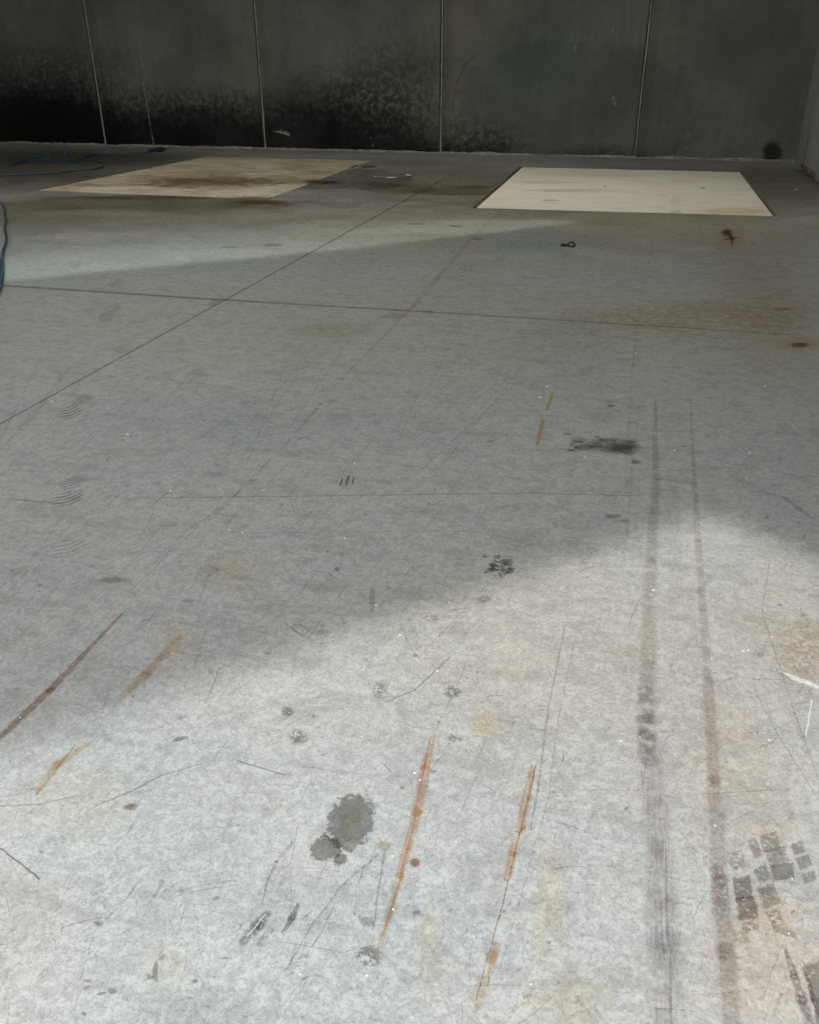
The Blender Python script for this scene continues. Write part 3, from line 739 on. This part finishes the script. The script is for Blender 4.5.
EL, AZ = math.radians(52), Vector((.25, .97)).normalized()
shift = np.array((AZ.x, AZ.y)) * WH / math.tan(EL)
edge = [np.array(p) - shift for p in ((-4.6, -1.75), (.40, 3.22), (.95, 2.80), (4.2, 1.0))]  # unseen roof edge, shaped to throw the border of the sun patch
sky = [np.array(p) - shift for p in ((-8.2, 3.5), (-5.04, 6.09), (-2.74, 8.04), (-1.39, 9.37), (-.60, 10.25), (-1.6, 10.15), (-3.25, 9.75), (-6.28, 7.95), (-9.8, 5.7))]  # added roof opening, shaped to throw the light wedge on the floor
outer = [(XL, edge[0][1])] + [tuple(p) for p in edge] + [(3.6, 18.6), (XL, 18.6)]
bm = bmesh.new()
def loop(pts):
    v = [bm.verts.new((p[0], p[1], WH)) for p in pts]
    return [bm.edges.new((v[i], v[(i + 1) % len(v)])) for i in range(len(v))]
opal = [(-10.5, 11.2), (1.6, 11.2), (1.6, 13.6), (-10.5, 13.6)]  # added opening for fill light over the covers
es = loop(outer) + loop(sky) + loop(opal)
bmesh.ops.triangle_fill(bm, use_beauty=True, use_dissolve=False, edges=es)
r = bmesh.ops.extrude_face_region(bm, geom=bm.faces[:])
bmesh.ops.translate(bm, vec=(0, 0, .06), verts=[g for g in r['geom'] if isinstance(g, bmesh.types.BMVert)])
bmesh.ops.recalc_face_normals(bm, faces=bm.faces)
structure(link('ceiling', bm, simple_mat('roof_sheet', (.58, .53, .44), .7)))
bm = bmesh.new(); bm.faces.new([bm.verts.new((p[0], p[1], WH + .03)) for p in sky])  # added pane that dims the sun inside the wedge
mt = bpy.data.materials.new('added_wedge_pane'); mt.use_nodes = True
nt = NT(mt.node_tree); nt.n.clear()
tb = nt.n.new('ShaderNodeBsdfTransparent'); ou = nt.n.new('ShaderNodeOutputMaterial'); nt.l.new(tb.outputs[0], ou.inputs[0])
P = nt.n.new('ShaderNodeNewGeometry').outputs['Position']
e0, e1 = sky[1], sky[3]; dd = (e1 - e0) / np.linalg.norm(e1 - e0); nn = np.array((-dd[1], dd[0]))
dist = nt.math('SUBTRACT', nt.vec('DOT_PRODUCT', P, (nn[0], nn[1], 0)), float(nn @ e0))
pane_fade = nt.rng(nt.math('ADD', dist, nt.math('MULTIPLY', nt.noise(nt.vec('MULTIPLY', P, (1, 1, 0)), 1.5, 3), .5)), .5, 1.9, 1, .12)  # soft far edge of the wedge, put into the pane tint
nt.put(tb.inputs[0], nt.mix(pane_fade, (0, 0, 0), (.46, .54, .53)))
structure(link('added_rooflight_1', bm, mt))

bm = bmesh.new(); bm.faces.new([bm.verts.new((p[0], p[1], WH + .03)) for p in opal])  # made-up opal sheet, added to brighten the back of the room
mt = bpy.data.materials.new('added_opal_fill_sheet'); mt.use_nodes = True
nt = NT(mt.node_tree); nt.n.clear()
tl = nt.n.new('ShaderNodeBsdfTranslucent'); tl.inputs[0].default_value = (.41, .39, .35, 1)
ou = nt.n.new('ShaderNodeOutputMaterial'); nt.l.new(tl.outputs[0], ou.inputs[0])
structure(link('added_rooflight_2', bm, mt))

# ------------------------------------------------------------------ blue hose
blue = simple_mat('blue_hose_rubber', (.007, .042, .085), .5, .25, 4)
HR = .0125


def tube(pts, r, name, mat, parent=None, n=8, sub=7):
    P = [Vector(p) for p in pts]
    # centripetal-free Catmull-Rom through the points
    out = []
    for i in range(len(P) - 1):
        p0, p1, p2, p3 = P[max(i - 1, 0)], P[i], P[i + 1], P[min(i + 2, len(P) - 1)]
        for k in range(sub):
            t = k / sub
            out.append(.5 * ((2 * p1) + (p2 - p0) * t + (2 * p0 - 5 * p1 + 4 * p2 - p3) * t * t + (3 * p1 - p0 - 3 * p2 + p3) * t ** 3))
    out.append(P[-1])
    for v in out: v.z = max(v.z, r + .0005)
    bm = bmesh.new(); rings = []; up = Vector((0, 0, 1))
    for i, v in enumerate(out):
        t = (out[min(i + 1, len(out) - 1)] - out[max(i - 1, 0)]).normalized()
        s_ = t.cross(up)
        if s_.length < .05: s_ = t.cross(Vector((0, 1, 0)))
        s_.normalize(); q = s_.cross(t)
        rings.append([bm.verts.new(v + (s_ * math.cos(a) + q * math.sin(a)) * r) for a in [2 * math.pi * c / n for c in range(n)]])
    for a, b in zip(rings, rings[1:]):
        for c in range(n): bm.faces.new((a[c], a[(c + 1) % n], b[(c + 1) % n], b[c]))
    bm.faces.new(rings[0][::-1]); bm.faces.new(rings[-1])
    return link(name, bm, mat, parent, True)


def fp(x, y, z=HR): g = G(x, y); return (g[0], g[1], z)
lA, lB = G(48, 161), G(67, 161)
arch = [(lB[0] + (lA[0] - lB[0]) * t, lB[1] + (lA[1] - lB[1]) * t + .03 * t, z) for t, z in ((.02, .10), (.10, .21), (.35, .30), (.65, .30), (.90, .21), (1.0, .10))]
path = [fp(152, 152.6), fp(137, 153.7), fp(112, 154.6), fp(98, 155.6), fp(88, 157.4), fp(80, 161.5), fp(73, 163.5), fp(67.5, 162)] + arch + \
       [fp(48.5, 161), fp(38, 159.3), fp(27, 161), fp(12, 166), fp(18, 163.6), fp(30, 162.2), fp(44, 161.2, .035), fp(56, 163.2), fp(70, 162.6, .036), fp(84, 160.6), fp(96, 161.6), fp(104, 165), fp(98, 169),
        fp(73, 171.6), fp(49, 174), fp(0, 176.6), fp(-45, 181), fp(-70, 190), (fp(-35, 200)), fp(-8, 201.5), fp(1, 204), fp(4.5, 209), fp(5.6, 216), fp(6.4, 222),
        fp(5.0, 229), fp(6.6, 238), fp(5.8, 245), fp(3.4, 252), fp(2.4, 262), fp(2.4, 275), fp(.8, 288), fp(-5, 300), fp(-22, 303), fp(-24, 285), fp(-9, 268), fp(-1.5, 258), fp(-.8, 270), fp(-4, 284), fp(-12, 291)]
root = bpy.data.objects.new('garden_hose', None); C.objects.link(root)
tag(root, 'long blue hose lying in loose loops on the dark floor at the left', 'hose')
p0 = Vector(path[0]); root.location = (p0.x, p0.y, 0)
h = tube([Vector(p) - Vector((p0.x, p0.y, 0)) for p in path], HR, 'tube', blue, root)
blackp = simple_mat('black_plastic', (.006, .006, .006), .7)
brass = simple_mat('dull_connector_metal', (.16, .14, .10), .45, metal=1)


def lathe(name, prof, axis_d, base, mat, parent, n=14):
    d = Vector(axis_d).normalized(); s_ = d.cross(Vector((0, 0, 1))).normalized(); q = s_.cross(d)
    bm = bmesh.new(); rr = []
    for t, r in prof:
        rr.append([bm.verts.new(Vector(base) + d * t + (s_ * math.cos(a) + q * math.sin(a)) * r) for a in [2 * math.pi * c / n for c in range(n)]])
    for a, b in zip(rr, rr[1:]):
        for c in range(n): bm.faces.new((a[c], a[(c + 1) % n], b[(c + 1) % n], b[c]))
    bm.faces.new(rr[0][::-1]); bm.faces.new(rr[-1])
    bmesh.ops.recalc_face_normals(bm, faces=bm.faces)
    return link(name, bm, mat, parent, True)


d = Vector(path[0]) - Vector(path[1]); d.z = 0; d.normalize()
noz = lathe('nozzle', [(-.05, .016), (-.03, .03), (.10, .034), (.13, .042), (.22, .046), (.25, .040), (.27, .030)], d, (0, 0, .047), blackp, root)
noz['label'] = 'black spray nozzle at the end of the hose'
trg = bmesh.new(); box(trg, -.015, .015, -.012, .012, 0, .11, 0, .004)
tg = link('trigger', trg, blackp, noz); tg.location = d * .02 + Vector((0, 0, .02)); tg.rotation_euler = (0, math.radians(-68), math.atan2(d.y, d.x))
lathe('collar', [(.272, .028), (.285, .034), (.315, .034), (.325, .022)], d, (0, 0, .047), brass, noz)

# ------------------------------------------------------------------ litter
def scrap(x, y, w, l, rz, lab, seed, col, name='plastic_scrap', lift=.02):
    bm = bmesh.new(); n, m_ = 9, 5; V2 = []
    for i in range(n):
        row = []
        for j in range(m_):
            u, v = i / (n - 1) - .5, j / (m_ - 1) - .5
            tap = 1 - .7 * abs(u + .1)
            z = .003 + lift * (abs(mnoise.noise((u * 3 + seed, v * 3, seed))) + .5 * v * v)
            row.append(bm.verts.new((u * l + .01 * mnoise.noise((u * 9, seed, v * 9)), v * w * tap + .015 * mnoise.noise((u * 5, seed, 1)), z)))
        V2.append(row)
    for i in range(n - 1):
        for j in range(m_ - 1): bm.faces.new((V2[i][j], V2[i + 1][j], V2[i + 1][j + 1], V2[i][j + 1]))
    r = bmesh.ops.extrude_face_region(bm, geom=bm.faces[:])
    bmesh.ops.translate(bm, vec=(0, 0, -.0025), verts=[g for g in r['geom'] if isinstance(g, bmesh.types.BMVert)])
    bmesh.ops.recalc_face_normals(bm, faces=bm.faces)
    o = link(name, bm, col, None, True); g = G(x, y); o.location = (g[0], g[1], 0.0); o.rotation_euler = (0, 0, rz)
    zmin = min(v.co.z for v in o.data.vertices); o.location.z = -zmin + .0004
    return tag(o, lab, 'litter')


pale = simple_mat('crumpled_pale_plastic', (.55, .55, .50), .5, .2, 9)
scrap(391, 178, .10, .16, .25, 'flat pale torn scrap lying on the dark damp floor right of the stained cover', 1.3, pale)
scrap(378, 176.9, .035, .16, -.15, 'thin pale torn strip lying just left of the flat pale scrap', 4.1, pale)
scrap(408.5, 176.2, .07, .085, -.1, 'small crumpled white scrap on the floor midway between the two pale covers', 2.7, pale, lift=.05)
scrap(796.5, 190, .035, .04, .4, 'tiny white chip on the bare floor close to the right wall', 5.9, pale, 'chip')
scrap(578.5, 255.5, .03, .05, .1, 'tiny pale chip just in front of the black looped clip', 8.2, pale, 'chip')

# black looped clip
cl = bpy.data.objects.new('cable_clip', None); C.objects.link(cl); g = G(568, 246.5); cl.location = (g[0], g[1], 0)
cl.rotation_euler = (0, 0, -.1)
tag(cl, 'small black looped clip lying on the open floor in front of the clean cover', 'clip')
ringp = [(.03 + .035 * math.cos(a), .024 * math.sin(a), .008 + .03 * max(0, math.sin(a))) for a in [math.pi * (1.15 - 2.0 * k / 14) for k in range(15)]]
tube(ringp, .009, 'loop', blackp, cl, 8, 3)
bm = bmesh.new(); box(bm, -.075, .0, -.022, .024, .0004, .022)
bmesh.ops.bevel(bm, geom=bm.edges[:], offset=.006, segments=2, affect='EDGES')
link('body', bm, blackp, cl, False)

# ------------------------------------------------------------------ light
SUN, SKYS = 3.0, 4.55
ld = bpy.data.lights.new('sun', 'SUN'); ld.energy = SUN; ld.angle = math.radians(2.2); ld.color = (1.0, .98, .945)
lo = bpy.data.objects.new('sun', ld); C.objects.link(lo)
dirv = Vector((AZ.x * math.cos(EL), AZ.y * math.cos(EL), -math.sin(EL)))
lo.rotation_euler = dirv.to_track_quat('-Z', 'Y').to_euler(); lo.location = (0, -6, 12)
w = bpy.data.worlds.new('world'); SC.world = w; w.use_nodes = True
bg = w.node_tree.nodes['Background']; bg.inputs[0].default_value = (.95, .98, 1.0, 1); bg.inputs[1].default_value = SKYS

vs_ = SC.view_settings
SC.display_settings.display_device = 'sRGB'
vs_.view_transform = 'Standard'; vs_.look = 'None'; vs_.gamma = 1; vs_.use_curve_mapping = False; vs_.exposure = 0.0
